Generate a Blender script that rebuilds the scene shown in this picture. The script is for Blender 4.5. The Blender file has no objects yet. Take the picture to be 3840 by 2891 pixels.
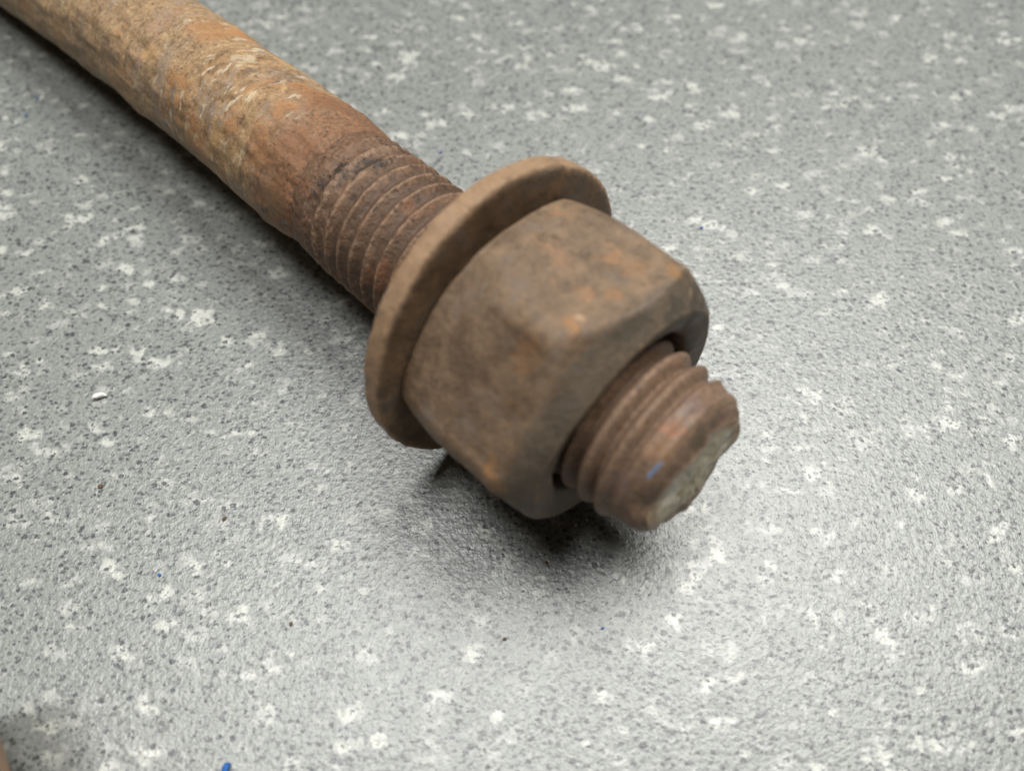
import bpy, bmesh, math, random
from math import sin, cos, pi, radians, exp, sqrt, floor, atan2, hypot
from mathutils import Vector, Matrix, noise

scene = bpy.context.scene
COL = scene.collection
MM = 0.001

# ------------------------------------------------------------------ camera
PITCH = radians(61.0)
cam_d = bpy.data.cameras.new("camera")
cam = bpy.data.objects.new("camera", cam_d)
COL.objects.link(cam)
cam.location = (0, 0, 118.74 * MM)
cam.rotation_euler = (radians(90) - PITCH, 0, 0)
cam_d.sensor_fit = 'HORIZONTAL'
cam_d.sensor_width = 36.0
cam_d.lens = 36.0 * 2870.96 / 3840.0
cam_d.clip_start = 0.002
cam_d.clip_end = 50
cam_d.dof.use_dof = True
cam_d.dof.focus_distance = 0.126
cam_d.dof.aperture_fstop = 10.5
scene.camera = cam

# ------------------------------------------------------------------ world and lamps (an indoor room)
world = bpy.data.worlds.new("World")
scene.world = world
world.use_nodes = True
bg = world.node_tree.nodes["Background"]
bg.inputs[0].default_value = (1.0, 0.99, 0.95, 1)
bg.inputs[1].default_value = 0.02

def area(name, loc, aim, sx, sy, power, col=(1, 1, 1)):
    d = bpy.data.lights.new(name, 'AREA')
    d.shape = 'RECTANGLE'
    d.size, d.size_y = sx, sy
    d.energy = power
    d.color = col
    o = bpy.data.objects.new(name, d)
    COL.objects.link(o)
    o.location = loc
    o.rotation_euler = (Vector(aim) - Vector(loc)).to_track_quat('-Z', 'Y').to_euler()
    return o

area("ceiling_lamp_right", (0.58, 0.66, 1.90), (0, 0.06, 0), 1.30, 0.95, 53.0, (1.0, 0.99, 0.96))
area("ceiling_lamp_left", (-0.44, 0.22, 2.0), (0, 0.06, 0), 0.62, 0.46, 25.0, (1.0, 1.0, 0.985))

scene.view_settings.view_transform = 'Standard'
scene.view_settings.look = 'None'
scene.view_settings.exposure = 0.0
scene.view_settings.gamma = 1.0

# ------------------------------------------------------------------ helpers
def lin(r, g, b):
    f = lambda c: (c / 255 / 12.92) if c / 255 <= 0.04045 else ((c / 255 + 0.055) / 1.055) ** 2.4
    return (f(r) * 0.8, f(g) * 0.8, f(b) * 0.8, 1)      # picture colour to albedo

class NT:
    def __init__(s, name):
        s.m = bpy.data.materials.new(name)
        s.m.use_nodes = True
        s.t = s.m.node_tree
        s.b = s.t.nodes["Principled BSDF"]
    def n(s, kind, **kw):
        x = s.t.nodes.new(kind)
        for k, v in kw.items():
            setattr(x, k, v)
        return x
    def put(s, sock, v):
        if isinstance(v, bpy.types.NodeSocket):
            s.t.links.new(v, sock)
        elif v is not None:
            sock.default_value = v
    def math(s, op, a, b=None, c=None, clamp=False):
        x = s.n('ShaderNodeMath', operation=op, use_clamp=clamp)
        s.put(x.inputs[0], a); s.put(x.inputs[1], b); s.put(x.inputs[2], c)
        return x.outputs[0]
    def vec(s, op, a, b=None, scale=None):
        x = s.n('ShaderNodeVectorMath', operation=op)
        s.put(x.inputs[0], a); s.put(x.inputs[1], b)
        if scale is not None:
            s.put(x.inputs['Scale'], scale)
        return x.outputs['Value'] if op in ('LENGTH', 'DISTANCE', 'DOT_PRODUCT') else x.outputs[0]
    def mm(s):
        """object coordinates in millimetres"""
        tc = s.n('ShaderNodeTexCoord')
        return s.vec('SCALE', tc.outputs['Object'], scale=1000.0)
    def noise(s, v, scale, detail=4, rough=0.55, dist=0.0, col=False):
        x = s.n('ShaderNodeTexNoise')
        s.put(x.inputs['Vector'], v)
        x.inputs['Scale'].default_value = scale
        x.inputs['Detail'].default_value = detail
        x.inputs['Roughness'].default_value = rough
        x.inputs['Distortion'].default_value = dist
        return x.outputs['Color' if col else 'Fac']
    def voro(s, v, scale, rand=1.0):
        x = s.n('ShaderNodeTexVoronoi')
        s.put(x.inputs['Vector'], v)
        x.inputs['Scale'].default_value = scale
        x.inputs['Randomness'].default_value = rand
        return x
    def step(s, v, lo, hi, a=0.0, b=1.0, smooth=True):
        x = s.n('ShaderNodeMapRange', interpolation_type='SMOOTHSTEP' if smooth else 'LINEAR')
        s.put(x.inputs['Value'], v)
        s.put(x.inputs['From Min'], lo); s.put(x.inputs['From Max'], hi)
        s.put(x.inputs['To Min'], a); s.put(x.inputs['To Max'], b)
        return x.outputs[0]
    def mix(s, fac, a, b, mode='MIX'):
        x = s.n('ShaderNodeMix', data_type='RGBA', blend_type=mode)
        s.put(x.inputs[0], fac); s.put(x.inputs[6], a); s.put(x.inputs[7], b)
        return x.outputs[2]
    def ramp(s, v, stops):
        x = s.n('ShaderNodeValToRGB')
        e = x.color_ramp.elements
        while len(e) < len(stops):
            e.new(0.5)
        for k, (p, c) in enumerate(stops):
            e[k].position = p; e[k].color = c
        s.put(x.inputs[0], v)
        return x.outputs[0]
    def mapv(s, v, scale=(1, 1, 1), rot=(0, 0, 0), loc=(0, 0, 0)):
        x = s.n('ShaderNodeMapping')
        s.put(x.inputs[0], v)
        x.inputs['Location'].default_value = loc
        x.inputs['Rotation'].default_value = rot
        x.inputs['Scale'].default_value = scale
        return x.outputs[0]
    def bump(s, h, dist, strength=1.0, normal=None):
        x = s.n('ShaderNodeBump')
        s.put(x.inputs['Height'], h)
        x.inputs['Distance'].default_value = dist
        x.inputs['Strength'].default_value = strength
        if normal is not None:
            s.put(x.inputs['Normal'], normal)
        return x.outputs[0]
    def out(s, color=None, rough=None, normal=None, spec=None, metal=None):
        s.put(s.b.inputs['Base Color'], color)
        s.put(s.b.inputs['Roughness'], rough)
        s.put(s.b.inputs['Normal'], normal)
        s.put(s.b.inputs['Specular IOR Level'], spec)
        s.put(s.b.inputs['Metallic'], metal)
        return s.m

def link(name, me, mat=None, parent=None, smooth=True):
    o = bpy.data.objects.new(name, me)
    COL.objects.link(o)
    if mat:
        me.materials.append(mat)
    if smooth:
        me.polygons.foreach_set('use_smooth', [True] * len(me.polygons))
    o.parent = parent
    return o

def tag(o, label=None, cat=None, group=None, kind=None):
    for k, v in (('label', label), ('category', cat), ('group', group), ('kind', kind)):
        if v:
            o[k] = v
    return o

def fbm(x, y, z, oct=4):
    return noise.fractal(Vector((x, y, z)), 0.9, 2.1, oct)

def revolve(name, stations, nth, rfun, caps=(False, False), close=False):
    """surface of stations x nth points; rfun(i, s, theta) -> (x, y, z) in mm"""
    vs = []
    for i, s in enumerate(stations):
        for j in range(nth):
            th = 2 * pi * j / nth
            x, y, z = rfun(i, s, th)
            vs.append((x * MM, y * MM, z * MM))
    fs = []
    ns = len(stations)
    for i in range(ns if close else ns - 1):
        a = i * nth; b = ((i + 1) % ns) * nth
        for j in range(nth):
            k = (j + 1) % nth
            fs.append((a + j, a + k, b + k, b + j))
    if caps[0]:
        fs.append(tuple(reversed(range(nth))))
    if caps[1]:
        fs.append(tuple(range((ns - 1) * nth, ns * nth)))
    me = bpy.data.meshes.new(name)
    me.from_pydata(vs, [], fs)
    me.update()
    return me

# ------------------------------------------------------------------ materials
def floor_material():
    t = NT("speckled_vinyl")
    p = t.mm()
    wob = t.vec('SCALE', t.vec('SUBTRACT', t.noise(p, 0.33, 2, 0.5, col=True), (0.5, 0.5, 0.5)), scale=4.2)
    pw = t.vec('ADD', p, wob)
    base = t.mix(t.noise(p, 0.02, 2), lin(126, 130, 127), lin(139, 142, 138))
    base = t.mix(t.step(t.noise(p, 1.6, 4, 0.65), 0.35, 0.7), base, lin(154, 156, 151))
    # pale chips: two sizes of cell, only some cells carry one, each with its own size
    chips = None
    for sc, keep, r0, ang, off in ((0.17, 0.0, 1.85, 0.6, (0, 0, 0)), (0.28, 0.2, 1.1, 2.2, (31, 17, 0)), (0.22, 0.18, 1.4, 1.3, (7, 71, 0))):
        v = t.voro(t.mapv(t.vec('ADD', pw, off), scale=(0.74, 1.25, 1), rot=(0, 0, ang)), sc)
        d = t.math('DIVIDE', v.outputs['Distance'], sc)
        sep = t.n('ShaderNodeSeparateColor'); t.put(sep.inputs[0], v.outputs['Color'])
        on = t.math('GREATER_THAN', sep.outputs[0], keep)
        rad = t.math('MULTIPLY', on, t.math('MULTIPLY_ADD', sep.outputs[1], r0 * 0.8, r0 * 0.35))
        rad = t.math('MULTIPLY', rad, t.step(t.noise(p, 0.45, 1, 0.5), 0.36, 0.60, 0.55, 1.25))
        m = t.step(t.math('SUBTRACT', d, rad), -0.95, 0.45, 1.0, 0.0)
        m = t.math('MULTIPLY', m, t.math('MULTIPLY', on, t.step(sep.outputs[2], 0, 1, 0.5, 1.0)))
        chips = m if chips is None else t.math('MAXIMUM', chips, m)
    c = t.mix(t.math('MULTIPLY', chips, 0.9), base, lin(206, 207, 198))
    # dark grains of two sizes
    darks = None
    wob2 = t.vec('SCALE', t.vec('SUBTRACT', t.noise(p, 2.2, 2, 0.5, col=True), (0.5, 0.5, 0.5)), scale=0.9)
    pd = t.vec('ADD', p, wob2)
    for sc, keep, r0, off in ((0.74, 0.10, 0.43, (3, 9, 0)), (1.25, 0.06, 0.275, (13, 5, 0)), (0.95, 0.10, 0.35, (51, 25, 0))):
        v = t.voro(t.mapv(t.vec('ADD', pd, off), scale=(0.85, 1.2, 1), rot=(0, 0, off[0])), sc)
        d = t.math('DIVIDE', v.outputs['Distance'], sc)
        sep = t.n('ShaderNodeSeparateColor'); t.put(sep.inputs[0], v.outputs['Color'])
        on = t.math('GREATER_THAN', sep.outputs[0], keep)
        rad = t.math('MULTIPLY', on, t.math('MULTIPLY_ADD', sep.outputs[1], r0 * 0.9, r0 * 0.4))
        m = t.step(t.math('SUBTRACT', d, rad), -0.13, 0.06, 1.0, 0.0)
        m = t.math('MULTIPLY', m, t.math('MULTIPLY', on, t.step(sep.outputs[2], 0, 1, 0.55, 1.0)))
        darks = m if darks is None else t.math('MAXIMUM', darks, m)
    c = t.mix(t.math('MULTIPLY', darks, 0.97), c, lin(68, 71, 73))
    # hairline scratches worn into the vinyl
    sepp = t.n('ShaderNodeSeparateXYZ'); t.put(sepp.inputs[0], p)
    flat = t.n('ShaderNodeCombineXYZ'); t.put(flat.inputs[0], sepp.outputs[0]); t.put(flat.inputs[1], sepp.outputs[1])
    flat = t.vec('ADD', flat.outputs[0], t.vec('SCALE', t.vec('SUBTRACT', t.noise(p, 0.12, 1, 0.5, col=True), (0.5, 0.5, 0)), scale=1.2))
    scr = None
    for x0, y0, x1, y1, w, k in SCRATCHES:
        A = (x0, y0, 0); B = Vector((x1 - x0, y1 - y0, 0))
        ap = t.vec('SUBTRACT', flat, A)
        hh = t.math('MULTIPLY', t.vec('DOT_PRODUCT', ap, tuple(B)), 1.0 / B.length_squared, clamp=True)
        d = t.vec('LENGTH', t.vec('SUBTRACT', ap, t.vec('SCALE', tuple(B), scale=hh)))
        m = t.math('MULTIPLY', t.step(d, w * 0.4, w, 1.0, 0.0), k)
        scr = m if scr is None else t.math('MAXIMUM', scr, m)
    c = t.mix(scr, c, lin(82, 84, 84))
    # embossed orange-peel relief
    r1 = t.noise(p, 1.15, 2, 0.5)
    r2 = t.noise(p, 2.9, 2, 0.5)
    h = t.math('ADD', r1, t.math('MULTIPLY', r2, 0.35))
    nrm = t.bump(h, 0.145 * MM, 1.0)
    rough = t.step(t.noise(p, 0.6, 3), 0.2, 0.8, 0.34, 0.42)
    return t.out(c, rough, nrm, 0.85)

SCRATCHES = [(-85, 61.5, -80.2, 54, .22, .8), (-70, 59, -56, 26, .15, .7), (-78, 47, -70, 40, .16, .75), (-82, 44, -66, 22, .09, .45), (-60, 28, -57, 14, .08, .45),
             (1.7, 21.9, 5.1, 20.4, .20, .75), (102, 161, 106, 155, .35, .75), (72, 158, 83, 128, .16, .55), (36, 33, 30, 26, .10, .5),
             (-8, 20, -10, 8, .08, .4), (60, 90, 66, 84, .1, .5)]

def rust_material(name, dark, mid, light, orange, grey, orange_lo, grey_lo, pale=None, pale_lo=0.6, spots=(), bumpk=1.0, flow=(1, 1, 1), pits=0.5, seed=0, rough=0.70, crest=None, gain=1.4, zone=(), wear=0.0, rim=None, calm=None, fine=0.35, ns=0.42, cyl=False):
    t = NT(name)
    p0 = t.mm()
    p = t.vec('ADD', p0, (seed, seed * 1.7, seed * 0.3))
    if cyl:
        # unrolled round the axis (the seam lies underneath), so streaks can run round the bar
        sc_ = t.n('ShaderNodeSeparateXYZ'); t.put(sc_.inputs[0], p0)
        th_ = t.math('ARCTAN2', t.math('MULTIPLY', sc_.outputs[1], -1.0), t.math('MULTIPLY', sc_.outputs[0], -1.0))
        cc_ = t.n('ShaderNodeCombineXYZ')
        t.put(cc_.inputs[0], t.math('MULTIPLY', th_, 12.0)); t.put(cc_.inputs[1], sc_.outputs[2]); cc_.inputs[2].default_value = seed
        q = t.mapv(cc_.outputs[0], scale=flow, rot=(0, 0, 0.45))
    else:
        q = t.mapv(p, scale=flow, rot=(0.5, 0.35, 0))
    n1 = t.noise(q, 0.11, 7, 0.62, 0.6)
    n2 = t.noise(q, ns, 6, 0.62, 0.4)
    n3 = t.noise(p, 1.35, 6, 0.68)
    n4 = t.noise(p, 2.9, 4, 0.7)
    c = t.ramp(t.math('MULTIPLY_ADD', n3, fine, t.math('MULTIPLY', n2, 1.03 - fine)), [(0.38, dark), (0.51, mid), (0.63, light)])
    c = t.mix(t.math('MULTIPLY', t.step(t.math('MULTIPLY_ADD', n2, 0.4, t.math('MULTIPLY', t.noise(q, 0.16, 6, 0.65, 0.8), 0.7)), grey_lo, grey_lo + 0.10), 0.75), c, grey)
    c = t.mix(t.math('MULTIPLY', t.step(t.math('MULTIPLY_ADD', n3, 0.3, t.math('MULTIPLY', n1, 0.8)), orange_lo, orange_lo + 0.06), 0.75), c, orange)
    if pale:
        pv = t.noise(t.mapv(q, scale=(0.95, 1.4, 1)) if cyl else p, 0.42, 8, 0.68, 0.5)
        c = t.mix(t.math('MULTIPLY', t.step(pv, pale_lo, pale_lo + 0.09), 0.75), c, pale)
    if crest:
        # brighter thread crests and darker roots, by radius
        lo, hi, cc = crest
        sx = t.n('ShaderNodeSeparateXYZ'); t.put(sx.inputs[0], p0)
        rr = t.math('SQRT', t.math('ADD', t.math('MULTIPLY', sx.outputs[0], sx.outputs[0]), t.math('MULTIPLY', sx.outputs[1], sx.outputs[1])))
        k = t.step(t.math('MULTIPLY_ADD', n2, 0.15, rr), lo + .075, hi + .075)
        k = t.math('MULTIPLY', k, t.step(sx.outputs[2], -22, -8, 1.0, 0.25))
        c = t.mix(t.math('MULTIPLY', k, t.step(n3, 0.38, 0.62, 0.1, 0.9)), c, cc)
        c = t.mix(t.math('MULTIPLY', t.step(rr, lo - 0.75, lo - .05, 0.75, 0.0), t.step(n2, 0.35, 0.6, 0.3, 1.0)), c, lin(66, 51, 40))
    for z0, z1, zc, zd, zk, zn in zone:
        # stretches along the axis blended to another tone
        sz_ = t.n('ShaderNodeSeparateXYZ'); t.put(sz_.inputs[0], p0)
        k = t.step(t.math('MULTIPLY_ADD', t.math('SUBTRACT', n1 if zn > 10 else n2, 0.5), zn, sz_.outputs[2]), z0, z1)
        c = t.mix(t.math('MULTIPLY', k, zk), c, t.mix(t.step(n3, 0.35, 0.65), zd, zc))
    for (x, y, z, r, sz, col, k) in spots:
        dv = t.vec('SUBTRACT', p0, (x, y, z))
        dv = t.vec('MULTIPLY', dv, (1, 1, 1.0 / sz))
        dv = t.vec('ADD', dv, t.vec('SCALE', t.vec('SUBTRACT', t.noise(p0, 1.6 / max(r, 0.5), 5, 0.65, col=True), (0.5, 0.5, 0.5)), scale=r * 3.6))
        m = t.step(t.math('MULTIPLY_ADD', t.math('MULTIPLY_ADD', n4, 0.45, t.math('MULTIPLY', n3, 0.7)), r * 0.9, t.vec('LENGTH', dv)), r * 0.95, r * 1.5, k, 0.0)
        c = t.mix(m, c, col)
    if rim:
        sr = t.n('ShaderNodeSeparateXYZ'); t.put(sr.inputs[0], p0)
        rr = t.math('SQRT', t.math('ADD', t.math('MULTIPLY', sr.outputs[0], sr.outputs[0]), t.math('MULTIPLY', sr.outputs[1], sr.outputs[1])))
        k = t.step(t.math('MULTIPLY_ADD', t.math('SUBTRACT', n2, 0.5), 1.6, rr), rim[0], rim[1])
        c = t.mix(t.math('MULTIPLY', k, t.step(n3, 0.3, 0.6, 0.45, 0.9)), c, rim[2])
    if wear:
        ge = t.n('ShaderNodeNewGeometry')
        e = t.step(t.math('MULTIPLY_ADD', t.math('SUBTRACT', n3, 0.5), 0.05, ge.outputs['Pointiness']), 0.512, 0.545)
        c = t.mix(t.math('MULTIPLY', e, wear), c, lin(176, 146, 114))
    # pits and grit
    pit = t.step(t.math('MULTIPLY_ADD', n4, 0.35, t.math('MULTIPLY', n3, 0.65)), 0.33, 0.42, pits, 0.0)
    c = t.mix(pit, c, lin(52, 41, 33))
    grit = t.step(t.noise(p, 3.3, 3, 0.7), 0.69, 0.76, 0.0, 0.45)
    c = t.mix(grit, c, lin(200, 182, 160))
    c = t.mix(t.math('MULTIPLY', t.step(n4, 0.36, 0.64), 0.30), c, dark)
    c = t.vec('SCALE', c, scale=gain)
    h = t.math('ADD', t.math('MULTIPLY', n2, 0.9), t.math('MULTIPLY', n3, 0.55))
    h = t.math('SUBTRACT', t.math('MULTIPLY_ADD', n4, 0.16, h), t.math('MULTIPLY', pit, 0.3))
    if calm:
        sq = t.n('ShaderNodeSeparateXYZ'); t.put(sq.inputs[0], p0)
        h = t.math('MULTIPLY', h, t.step(sq.outputs[2], calm[0], calm[1], 1.0, calm[2]))
    nrm = t.bump(h, 0.42 * MM * bumpk, 1.0)
    rg = t.step(n2, 0.3, 0.7, rough - 0.12, rough + 0.1)
    return t.out(c, rg, nrm, 0.45)

def plain(name, col, rough=0.6, var=0.25, scale=3.0, spec=0.4):
    t = NT(name)
    p = t.mm()
    d = tuple(x * (1 - var) for x in col[:3]) + (1,)
    return t.out(t.mix(t.noise(p, scale, 4), d, col), rough, t.bump(t.noise(p, scale * 2, 3), 0.05 * MM), spec)

OR = lin(158, 114, 76); OR2 = lin(144, 98, 66); YE = lin(184, 146, 98); DK = lin(62, 52, 44); GY = lin(118, 110, 104); PA = lin(196, 180, 150); PU = lin(112, 96, 92)
m_floor = floor_material()
m_shank = rust_material("shank_rust", lin(104, 82, 60), lin(150, 120, 86), lin(182, 152, 112), lin(164, 116, 72), lin(130, 118, 108), 0.585, 0.55,
    pale=lin(204, 188, 160), pale_lo=0.56, bumpk=0.75, pits=.8, rough=.62, cyl=True, flow=(0.6, 1.0, 1), seed=11, gain=1.4, zone=[(-72, -58, lin(136, 94, 64), lin(92, 66, 49), .95, 26.0), (-82, -102, lin(170, 146, 112), lin(118, 98, 78), .42, 26.0)],
    spots=[(-9.8, 7.1, -67.7, 3.4, 1, OR, .75), (-11.1, 4.9, -60.7, 3.6, 1.1, lin(128, 88, 60), .7), (-4.2, 11.3, -63.3, 4.2, 1, lin(122, 86, 60), .7),
           (-10.6, -5.5, -60.5, 4.0, 1, lin(128, 96, 66), .6), (-12.1, 0.5, -74.3, 2.5, .9, OR, .8), (-11.6, -3.3, -76.3, 3.0, .8, YE, .7), (-12.1, 2.0, -72.4, 1.5, .5, DK, .6),
           (-7.7, 9.3, -83.0, 2.8, .8, PA, .6), (-8.5, 8.6, -79.0, 1.2, 1, lin(92, 86, 84), .8), (-5.5, 10.8, -75.0, 3.5, .9, lin(108, 96, 84), .6),
           (-12.1, -.4, -65.6, 3.2, 1.1, OR, .6), (-12.0, 2.6, -68.0, 2.4, 1, OR2, .6), (-11.6, -3.4, -85, 1.7, .8, OR2, .7), (-11.8, -2, -91, 1.8, .8, lin(110, 104, 100), .7),
           (-12, 1, -100, 3.5, 1, YE, .45), (-10, 6.5, -104, 4, 1, lin(150, 128, 112), .5), (-11.4, -3.9, -112, 3, 1.5, lin(98, 86, 76), .6), (-10.5, -6, -122, 3, 1.5, lin(92, 82, 74), .5),
           (-2, 12, -80, 3.5, 1.3, YE, .6), (-2, 12, -95, 3, 1.3, lin(180, 124, 74), .6)])
m_thread = rust_material("thread_rust", lin(78, 60, 47), lin(108, 83, 64), lin(138, 108, 84), lin(138, 94, 66), lin(108, 96, 84), 0.60, 0.64,
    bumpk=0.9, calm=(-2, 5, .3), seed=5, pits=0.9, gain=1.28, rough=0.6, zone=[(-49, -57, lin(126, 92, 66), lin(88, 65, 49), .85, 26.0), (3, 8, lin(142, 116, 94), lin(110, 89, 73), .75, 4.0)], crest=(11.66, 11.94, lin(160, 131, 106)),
    spots=[(-7.7, 9.2, -47.7, 2.8, .6, lin(50, 45, 40), .9), (-9.6, 7.6, -48.2, 2.3, .6, lin(52, 46, 40), .85), (-10.9, 5.5, -50.8, 2.6, .6, lin(44, 36, 31), .9), (-10.6, 5.6, -37.0, .55, 1, lin(40, 34, 30), .9),
           (-5.5, 10.7, -37.1, .5, 1, lin(44, 36, 32), .9), (-11.9, 1.7, -51.3, 2.2, .6, lin(52, 43, 36), .7), (-11.4, 3.6, -45.2, 1.3, .6, lin(58, 46, 38), .7),
           (-7.0, 6.0, 16.2, 3.6, .3, lin(88, 77, 62), .85), (-9.7, 5.2, 13.6, 1.9, .8, lin(156, 104, 72), .7), (-10.4, 2.6, 14.0, 2.2, .8, lin(150, 114, 80), .6), (-7.0, 8.5, 13.4, 2.2, .7, lin(108, 88, 82), .8), (-9.9, -4.2, 12.0, 3.0, .9, lin(130, 108, 98), .75),
           (-9, 6, 10.2, 2.0, .7, lin(138, 112, 92), .5), (-11, -1.5, 8.5, 3, 1, lin(126, 104, 88), .55)])
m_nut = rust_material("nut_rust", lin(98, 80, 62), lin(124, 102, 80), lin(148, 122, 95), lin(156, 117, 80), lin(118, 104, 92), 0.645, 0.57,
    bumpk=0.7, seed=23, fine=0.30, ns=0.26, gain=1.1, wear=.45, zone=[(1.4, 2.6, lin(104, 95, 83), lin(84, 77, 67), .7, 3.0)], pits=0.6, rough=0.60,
    spots=[(-8.5, 17.4, -5.6, 1.9, 1.1, lin(168, 124, 84), .65), (-7.9, 17.9, -2.2, 2.0, 1, lin(160, 118, 80), .55), (-14.2, 12.6, -3.3, 1.9, 1, lin(168, 126, 90), .6), (-12.5, 14, -1.0, 1.4, 1, lin(164, 120, 78), .6),
           (-18.1, 9.4, -1.2, 1.3, 1.2, lin(178, 128, 76), .8), (-17, 10.3, -1.0, .9, 1, lin(206, 170, 130), .8), (-20.3, 5.9, -3.4, 2.0, 1, lin(146, 114, 86), .5), (-19.7, 3.4, -2.6, 2.4, 1, lin(152, 108, 72), .5),
           (-17.1, -11.5, -.3, 1.7, .8, lin(170, 120, 72), .7), (-16, -12.6, 1.8, 1.6, .8, lin(164, 120, 74), .5), (-12.7, 13.9, -10.1, 2.6, 1, lin(150, 118, 90), .6), (-5.5, 19.9, 1.1, 1.5, 1, lin(158, 114, 62), .75),
           (-17.5, -9.3, -5.4, 3, 1, lin(122, 108, 100), .5), (-18, -6.2, 5, 2.2, 1, lin(112, 108, 100), .6), (-9.5, 17.0, -8.5, .5, 1, lin(60, 50, 44), .8),
           (-13.0, 12.8, 4.0, 3.6, .6, lin(84, 78, 66), .85), (-7, 16.5, 5.2, 3.8, .6, lin(78, 72, 62), .85), (-17.5, 8.5, 3.4, 3.2, .6, lin(96, 86, 78), .75), (-1, 18, 5, 4, .7, lin(72, 64, 54), .8), (-17.5, 1.5, 4.4, 3.0, .6, lin(104, 94, 84), .65)])
m_wash = rust_material("washer_rust", lin(100, 80, 61), lin(124, 101, 78), lin(148, 121, 93), lin(156, 120, 86), lin(114, 103, 93), 0.62, 0.55,
    bumpk=0.55, seed=41, fine=0.26, ns=0.26, rim=(23.5, 24.05, lin(168, 136, 104)), gain=1.16, pits=0.6, rough=0.62)
m_cut = rust_material("cut_metal", lin(150, 128, 100), lin(200, 188, 160), lin(228, 220, 200), lin(164, 122, 76), lin(205, 202, 188), 0.66, 0.52, bumpk=0.9, seed=3, pits=0.45, rough=0.5, gain=1.35, rim=(6.6, 8.3, lin(122, 94, 66)),
    spots=[(5.5, -4.7, 17.3, 3.6, 1, lin(126, 96, 68), .85), (8, 3, 17.3, 2.5, 1, lin(120, 94, 68), .7), (-1, -8.5, 17.3, 2.2, 1, lin(132, 100, 70), .7), (-2, 3, 17.3, 1.6, 1, lin(150, 128, 100), .5)])
m_steel = plain("bare_steel", lin(150, 172, 208), 0.28, 0.7, 1.2, 0.9)
m_blue = plain("blue_plastic", lin(38, 112, 196), 0.5, 0.3)
m_blue2 = plain("dusty_blue", lin(86, 132, 170), 0.7, 0.3)
m_white = plain("white_plastic", lin(244, 244, 240), 0.5, 0.04)
m_flake = plain("rust_flake", lin(120, 94, 74), 0.8, 0.4)
m_tan = plain("tan_object", lin(196, 160, 130), 0.65, 0.25, 0.6)

# ------------------------------------------------------------------ floor
bm = bmesh.new()
S = 2.5
for x, y in ((-S, -S), (S, -S), (S, S), (-S, S)):
    bm.verts.new((x, y, 0))
bm.faces.new(bm.verts)
me = bpy.data.meshes.new("floor"); bm.to_mesh(me); bm.free()
tag(link("floor", me, m_floor), kind='structure')

# ------------------------------------------------------------------ the threaded rod; local z runs along the rod to its cut end
E1 = Vector((0.49490, 0.42128, -0.76000)); E2 = Vector((0.51581, 0.56144, 0.64709)); E3 = Vector((0.69930, -0.71226, 0.06056))
ORG = Vector((11.655, 50.461, 24.789)) * MM
MROD = Matrix((E1, E2, E3)).transposed().to_4x4()
MROD.translation = ORG

rod = bpy.data.objects.new("threaded_rod", None)
COL.objects.link(rod)
rod.matrix_world = MROD
rod.empty_display_size = 0.02
tag(rod, "long rusty steel rod with coarse thread, running from the upper left through washer and nut", "threaded rod")

def lerp_table(tab, x):
    if x <= tab[0][0]: return tab[0][1]
    for (a, va), (b, vb) in zip(tab, tab[1:]):
        if x <= b:
            k = (x - a) / (b - a)
            k = k * k * (3 - 2 * k)
            return va + (vb - va) * k
    return tab[-1][1]

# --- shank, a little bent towards its far end
BD = Vector((-0.55, -0.84))      # direction of the bend in the cross-section
BEND = [(-240, 9.0), (-200, 6.2), (-170, 3.9), (-150, 2.6), (-130, 1.5), (-112, .8), (-95, .25), (-80, 0), (0, 0)]
RSH = [(-240, 12.1), (-110, 12.0), (-90, 11.9), (-76, 12.2), (-64, 12.15), (-60, 11.8), (-57, 11.5), (-54, 10.6), (-52, 10.2)]
st = [-238 + 0.55 * i for i in range(int((238 - 53) / 0.55) + 1)]
def shank_pt(i, s, th):
    r = lerp_table(RSH, s)
    c, n = cos(th), sin(th)
    r += 0.5 * fbm(c * 2.0, n * 2.0, s * 0.06, 3) + 0.10 * fbm(c * 7, n * 7, s * 0.33 + 40, 4)
    g = fbm(c * 4 + 9, n * 4, s * 0.22, 3)
    if g > 0.35:
        r += 0.2 * min(1, (g - 0.35) * 3)      # lifted scale
    b = lerp_table(BEND, s)
    return r * c + BD.x * b, r * n + BD.y * b, s
shank = link("shank", revolve("shank", st, 220, shank_pt, caps=(True, False)), m_shank, rod)

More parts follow.
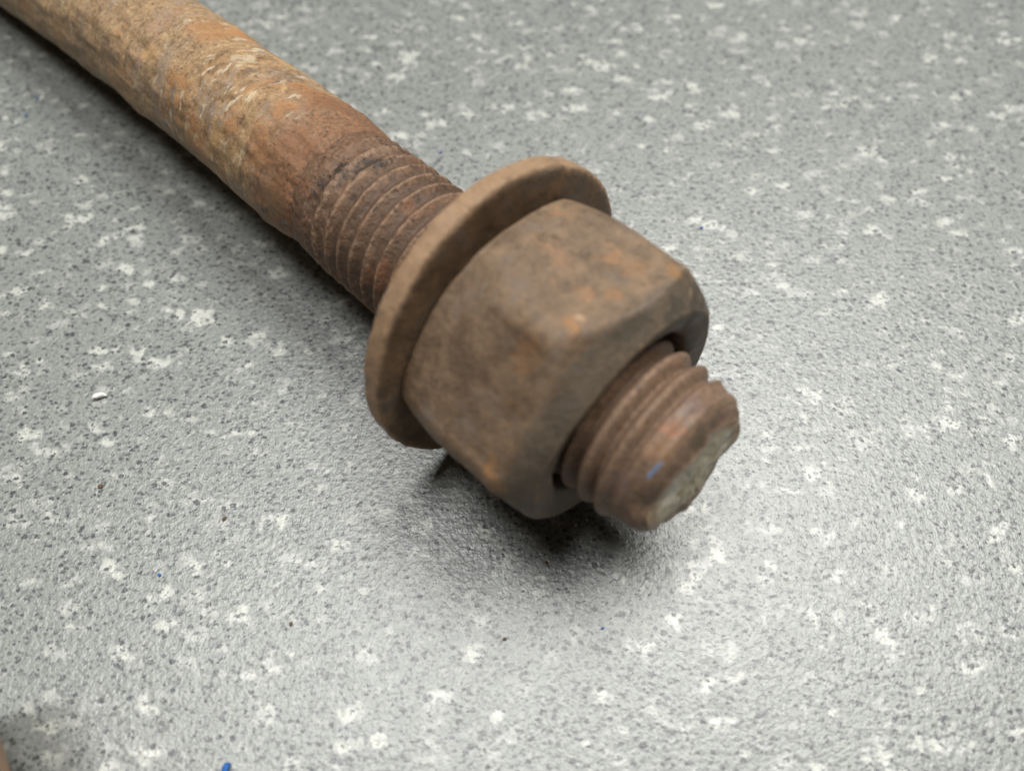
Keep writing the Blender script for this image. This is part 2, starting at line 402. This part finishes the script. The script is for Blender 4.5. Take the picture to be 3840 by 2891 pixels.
# --- thread
PIT = 3.0
PH = 0.0
def tri(u, w):
    """thread profile: 1 at the crest (u = 0 or 1), 0 in the root"""
    u = abs((u % 1.0) * 2 - 1)
    return u ** w
DEP = [(-59, .0), (-56, .12), (-50, .5), (-44, 1.15), (-30, 1.35), (-2, 1.35), (2, 1.6), (10.5, 1.8), (11.8, 1.4), (13.2, .25), (15, .05), (18, 0)]
RTH = [(-59, 10.7), (-56.5, 11.45), (-53, 11.85), (-49, 12.05), (10.0, 12.1), (12.0, 11.95), (13.2, 11.3), (14.5, 10.95), (15.7, 10.85), (16.1, 10.65), (17.3, 9.5)]
st = [-58.5 + 0.11 * i for i in range(int((17.3 + 58.5) / 0.11) + 1)]
def thread_pt(i, s, th):
    c, n = cos(th), sin(th)
    w = 1.35 if s < -5 else 1.1
    u = (s - PIT * th / (2 * pi)) / PIT + PH + (0.05 if s < 0 else 0.015) * fbm(c * 2, n * 2, s * 0.2, 2)
    t_ = tri(u, w) if s < 0 else max(0.0, 0.5 + 0.5 * cos(2 * pi * u)) ** 0.65
    r = lerp_table(RTH, s)
    if s < 0:
        cor = fbm(c * 8 + 3, n * 8, s * 0.7, 4)
        worn = 0.5 + 0.5 * fbm(c * 1.6, n * 1.6, s * 0.13 + 7, 2)
        r -= lerp_table(DEP, s) * (1 - t_) * (0.75 + 0.35 * worn)
        amp = 0.20 if s < -46 else 0.08
        r += amp * cor - (0.45 * max(0, cor - 0.35) if s < -46 else 0)
        r -= 0.25 * max(0, fbm(c * 5, n * 5 + 8, s * 0.9, 3)) * t_
    else:
        r -= lerp_table(DEP, s) * (1 - t_)
        r += 0.03 * fbm(c * 4, n * 4, s * 0.4, 3)
        e = max(0, (s - 12) / 5)
        r += e * (0.6 * cos(th - 1.75) - 0.1) + e * 0.6 * fbm(c * 1.9, n * 1.9, s * 0.15, 2)
        r -= 2.3 * min(1, max(0, (s - 15.0) / 2.2)) * max(0, cos(th - 2.437)) ** 1.5
    return r * c, r * n, s - (max(0, s - 14) / 3.3) * 0.05 * r * (-.76 * c + .647 * n) + (max(0, s - 14) / 3.3) * 0.8 * fbm(c * 1.8 + 5, n * 1.8, 1, 2)
link("threaded_section", revolve("threaded_section", st, 260, thread_pt), m_thread, rod)

# --- cut end: rough broken face closing the thread
RN = [i / 16 for i in range(1, 17)]
vs, fs = [], []
NTH = 130
for k in RN:
    for j in range(NTH):
        th = 2 * pi * j / NTH
        x, y, z = thread_pt(0, st[-1], th)
        zz = z * 1.0
        rr = 17.3 + (zz - 17.3) * k
        h = 0.28 * (1 - k ** 4) * fbm(x * k * .35, y * k * .35, 3.0, 4) + 0.16 * (1 - k ** 6) * fbm(x * k * 1.2, y * k * 1.2, 9.0, 3) + 0.1 * (1 - k * k)
        vs.append((x * k * MM, y * k * MM, (rr + h) * MM))
for a in range(len(RN) - 1):
    for j in range(NTH):
        q = (j + 1) % NTH
        fs.append((a * NTH + j, a * NTH + q, (a + 1) * NTH + q, (a + 1) * NTH + j)[::-1])
fs.append(tuple(range(NTH)))
me = bpy.data.meshes.new("cut_end"); me.from_pydata(vs, [], fs); me.update()
tag(link("cut_end", me, m_cut, rod), "pale broken end face of the rod")

# --- bare-metal nick on the end, and blue paint flecks on the shank
def patch(name, s0, th0, ls, lt, rot, rfun, lift, mat, parent, seed, label=None):
    """thin irregular lens lying on the round surface; ls, lt half sizes in mm"""
    rnd = random.Random(seed)
    vs, fs = [], []
    n = 14
    rad = [rnd.uniform(.7, 1.1) for _ in range(n)]
    def at(a, b, hgt):
        s = s0 + a * cos(rot) - b * sin(rot)
        th = th0 + (a * sin(rot) + b * cos(rot)) / 11.0
        x, y, z = rfun(0, s, th)
        k = 1 + hgt / hypot(x, y)
        return (x * k * MM, y * k * MM, z * MM)
    for ring, hgt in ((1.0, -0.06), (0.7, lift), (0.3, lift * 1.2)):
        for j in range(n):
            a = 2 * pi * j / n
            vs.append(at(ls * cos(a) * rad[j] * ring, lt * sin(a) * rad[j] * ring, hgt))
    for a in (0, 1):
        for j in range(n):
            q = (j + 1) % n
            fs.append((a * n + j, a * n + q, (a + 1) * n + q, (a + 1) * n + j))
    fs.append(tuple(range(2 * n, 3 * n)))
    me = bpy.data.meshes.new(name); me.from_pydata(vs, [], fs); me.update()
    o = link(name, me, mat, parent)
    if label:
        o["label"] = label
    return o
patch("bare_metal_nick", 15.2, 3.12, 0.40, 2.4, 0.12, thread_pt, 0.03, m_steel, rod, 4, "shiny bluish bare steel nick near the cut end")
for k, (s, th, a, b) in enumerate(((-94.2, 3.92, .6, .22), (-63.5, 3.95, .5, .2), (-57.8, 3.9, .6, .22))):
    patch("paint_fleck", s, th, a, b, 0.5, shank_pt if s < -56 else thread_pt, 0.08, m_blue2, shank, k)

# ------------------------------------------------------------------ washer
WN = Vector((0.70742, -0.69688, 0.11796)).normalized()
WX = Vector((0, 0, 1)).cross(WN).normalized(); WY = WN.cross(WX)
MW = Matrix((WX, WY, WN)).transposed().to_4x4()
MW.translation = Vector((-0.7115, 63.8036, 23.8973)) * MM
prof = []
RO, RI, Z0, Z1, RD = 24.15, 13.2, -3.3, 0.0, 0.5
RF, ZF = 1.25, 0.65          # the front edge is worn to a wide rounded lip
for k in range(11):
    a = pi / 2 * k / 10; prof.append((RO - RF + RF * sin(a), Z1 - ZF + ZF * cos(a)))
for k in range(4):
    prof.append((RO, Z1 - ZF - (Z1 - Z0 - ZF - RD) * (k + 1) / 5))
for k in range(7):
    a = pi / 2 * k / 6; prof.append((RO - RD + RD * cos(a), Z0 + RD - RD * sin(a)))
for k in range(1, 14):
    prof.append((RO - RD - (RO - RD - RI - .3) * k / 13, Z0))
for k in range(1, 6):
    prof.append((RI, Z0 + (Z1 - Z0) * k / 6))
for k in range(0, 14):
    prof.append((RI + .3 + (RO - RF - RI - .3) * k / 14, Z1))
def washer_pt(i, s, th):
    r, z = prof[i]
    c, n = cos(th), sin(th)
    w = 0.0
    if r > 15:
        r += 0.30 * fbm(c * 1.3, n * 1.3, 2.0, 2) + 0.22 * fbm(c * 9, n * 9, z * .5, 4)
    z += 0.20 * fbm(r * c * .05, r * n * .05, 5.0, 2) + 0.07 * fbm(r * c * .35, r * n * .35, 5 + z, 3)
    return r * c, r * n, z
washer = link("washer", revolve("washer", list(range(len(prof))), 300, washer_pt, close=True), m_wash)
washer.matrix_world = MW
tag(washer, "large round rusty washer leaning against the back of the hex nut", "washer")

# ------------------------------------------------------------------ hex nut
HA = 0.69434          # one corner lies at this angle
AF, SB, SF = 37.6, -18.0, 5.3
RC = AF / sqrt(3)
def smin(a, b, k):
    h = max(0.0, min(1.0, 0.5 + 0.5 * (b - a) / (k * 4)))
    return b + (a - b) * h - k * 4 * h * (1 - h) * 0.5
def nut_radius(s, th):
    f = ((th - HA) % (pi / 3)) - pi / 6
    hexr = smin(AF / 2 / cos(f), AF / 2 / cos(pi / 3 - abs(f)), 0.7)
    dth = (th - radians(159.8) + pi) % (2 * pi) - pi
    wear = 2.5 * exp(-0.5 * (dth / radians(36)) ** 2)
    front = RC - (s - (2.0 - wear)) / 0.84
    dtb = (th - radians(99.8) + pi) % (2 * pi) - pi
    back = RC + 1.9 * exp(-0.5 * (dtb / radians(24)) ** 2) - ((SB + 11.0) - s) / 2.9
    dtc = (th - radians(238) + pi) % (2 * pi) - pi
    back += 2.0 * exp(-0.5 * (dtc / radians(34)) ** 2)
    dta = (th - radians(195) + pi) % (2 * pi) - pi
    m = smin(smin(hexr, front, 0.16 + 0.75 * exp(-0.5 * (dta / radians(26)) ** 2)), back, 0.8)
    return min(m, RC - 0.25 + 0.25 * m / RC)
outer = [SB + (SF - SB) * i / 110 for i in range(111)]
def nut_pt(i, s, th):
    c, n = cos(th), sin(th)
    if i < 12:                       # back face, from the bore outwards
        r0 = nut_radius(SB, th); r = 12.75 + (r0 - 12.75) * i / 12; z = SB - 0.5 * exp(-0.5 * (((th - radians(238) + pi) % (2 * pi) - pi) / radians(34)) ** 2)
    elif i < 12 + len(outer):
        z = outer[i - 12]; r = nut_radius(z, th)
    elif i < 12 + len(outer) + 14:   # front face back to the bore
        k = (i - 11 - len(outer)) / 14
        r0 = nut_radius(SF, th); r = r0 + (13.3 - r0) * k; z = SF - 0.9 * k ** 5
    else:                            # bore
        k = (i - 25 - len(outer)) / 6
        z = SF - 1.3 - (SF - SB - 1.6) * k; r = 12.9
    r += 0.10 * fbm(r * c * .12, r * n * .12, z * .12, 3) + 0.05 * fbm(r * c * .7, r * n * .7, z * .7, 3)
    z += 0.06 * fbm(r * c * .4, r * n * .4, z * .1 + 30, 3)
    return r * c, r * n, z
NS = 12 + len(outer) + 14 + 7
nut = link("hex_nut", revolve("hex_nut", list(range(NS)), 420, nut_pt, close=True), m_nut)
MN = MROD.copy(); MN.translation = ORG + (E1 * -0.45 + E2 * 0.38) * MM
nut.matrix_world = MN
tag(nut, "big brown rusty hex nut on the rod in front of the washer", "nut")

# ------------------------------------------------------------------ crumbs lying on the floor
def crumb(name, x, y, sx, sy, sz, rz, mat, label, cat, seed, bendy=0.0, group=None):
    bm = bmesh.new()
    bmesh.ops.create_icosphere(bm, subdivisions=3, radius=1.0)
    for v in bm.verts:
        d = 1 + 0.35 * fbm(v.co.x * 1.1 + seed * 7, v.co.y * 1.1, v.co.z * 1.1, 3)
        v.co *= d
        v.co.x *= sx; v.co.y *= sy; v.co.z *= sz
        v.co.y += -bendy * v.co.x ** 2 / max(sx, 1e-6)
        v.co *= MM
    zmin = min(v.co.z for v in bm.verts)
    for v in bm.verts:
        v.co.z -= zmin + 0.03 * MM
    me = bpy.data.meshes.new(name); bm.to_mesh(me); bm.free()
    o = link(name, me, mat)
    o.location = (x * MM, y * MM, 0)
    o.rotation_euler = (0, 0, rz)
    return tag(o, label, cat, group)
crumb("white_crumb", -72.4, 63.6, 1.25, .55, .5, .35, m_white, "curved bright white crumb on the floor left of the washer", "crumb", 1, .35)
B = "blue plastic crumbs scattered on the floor"
crumb("blue_crumb", -39.6, 5.0, .45, .95, .5, -.3, m_blue, "largest blue crumb, on the floor at the bottom edge of the picture", "crumb", 2, 0, B)
crumb("blue_crumb", -54.9, 32.0, .26, .26, .2, 0, m_blue, "small blue crumb on pale floor at lower left", "crumb", 3, 0, B)
crumb("blue_crumb", 13.7, 24.0, .22, .18, .15, .5, m_blue, "tiny blue crumb just below the dark shadow under the nut", "crumb", 4, 0, B)

crumb("blue_crumb", -106.9, 133.5, .40, .34, .25, 0, m_blue2, "dull blue crumb on the floor left of the shank, nearer of two", "crumb", 5, 0, B)
crumb("blue_crumb", -106.2, 139.2, .36, .3, .2, 0, m_blue2, "dull blue crumb on the floor left of the shank, farther of two", "crumb", 6, 0, B)
crumb("blue_crumb", -15.2, 122.4, .3, .26, .2, 0, m_blue, "tiny blue crumb on the floor behind the threaded section", "crumb", 7, 0, B)
crumb("blue_crumb", 37.9, 101.7, .36, .26, .22, .4, m_blue, "tiny blue crumb on the floor right of the washer", "crumb", 8, 0, B)
F = "rust flakes fallen on the floor"
crumb("rust_flake", -67.9, 46.7, .42, .34, .2, .4, m_flake, "brown rust flake on the floor at left, below the white crumb", "flake", 9, 0, F)
crumb("rust_flake", -1.1, 22.4, .28, .24, .2, .4, m_flake, "orange rust flake on bright floor below the nut", "flake", 10, 0, F)
crumb("rust_flake", 5.4, 34.0, .28, .24, .2, .4, m_flake, "reddish rust flake in the shadow below the nut", "flake", 11, 0, F)
crumb("rust_flake", -46.5, 41.2, .42, .26, .2, .9, m_flake, "dark brown rust flake on pale floor below the washer", "flake", 14, 0, F)
crumb("rust_flake", -33.4, 24.6, .34, .24, .2, 1.3, m_flake, "narrow dark rust flake on bright floor at lower centre left", "flake", 15, 0, F)
G = "pale grains in the dark shadow"
crumb("pale_grain", 10.3, 40.1, .22, .2, .18, 0, m_white, "tiny pale grain in the shadow under the nut, nearer of two", "grain", 12, 0, G)
crumb("pale_grain", 12.1, 40.9, .22, .2, .18, 0, m_white, "tiny pale grain in the shadow under the nut, farther of two", "grain", 13, 0, G)

# ------------------------------------------------------------------ unidentified tan object at the lower left corner, built as a bar
RB = 18.0  # mostly unseen bulk, radius enlarged to shade the floor corner
stb = [-3.0 + 3.0 * (1 - cos(pi / 2 * k / 8)) for k in range(9)] + [2 + 3 * k for k in range(22)]
def bar_pt(i, s, th):
    r = RB - 3 + 3 * sqrt(max(0, 1 - (s / 3.0) ** 2)) if s < 0 else RB
    r *= 1 + 0.02 * fbm(cos(th) * 2, sin(th) * 2, s * .1, 3)
    return r * cos(th), r * sin(th), s
tan = link("tan_object", revolve("tan_object", stb, 64, bar_pt, caps=(True, True)), m_tan)
tan.location = (-82.2 * MM, 3.2 * MM, 18.3 * MM)
tan.rotation_euler = Vector((0.575, -0.818, 0.0)).to_track_quat('Z', 'Y').to_euler()
tag(tan, "blurred unidentified tan object, built as a rounded bar end, poking in at the lower left corner", "bar")
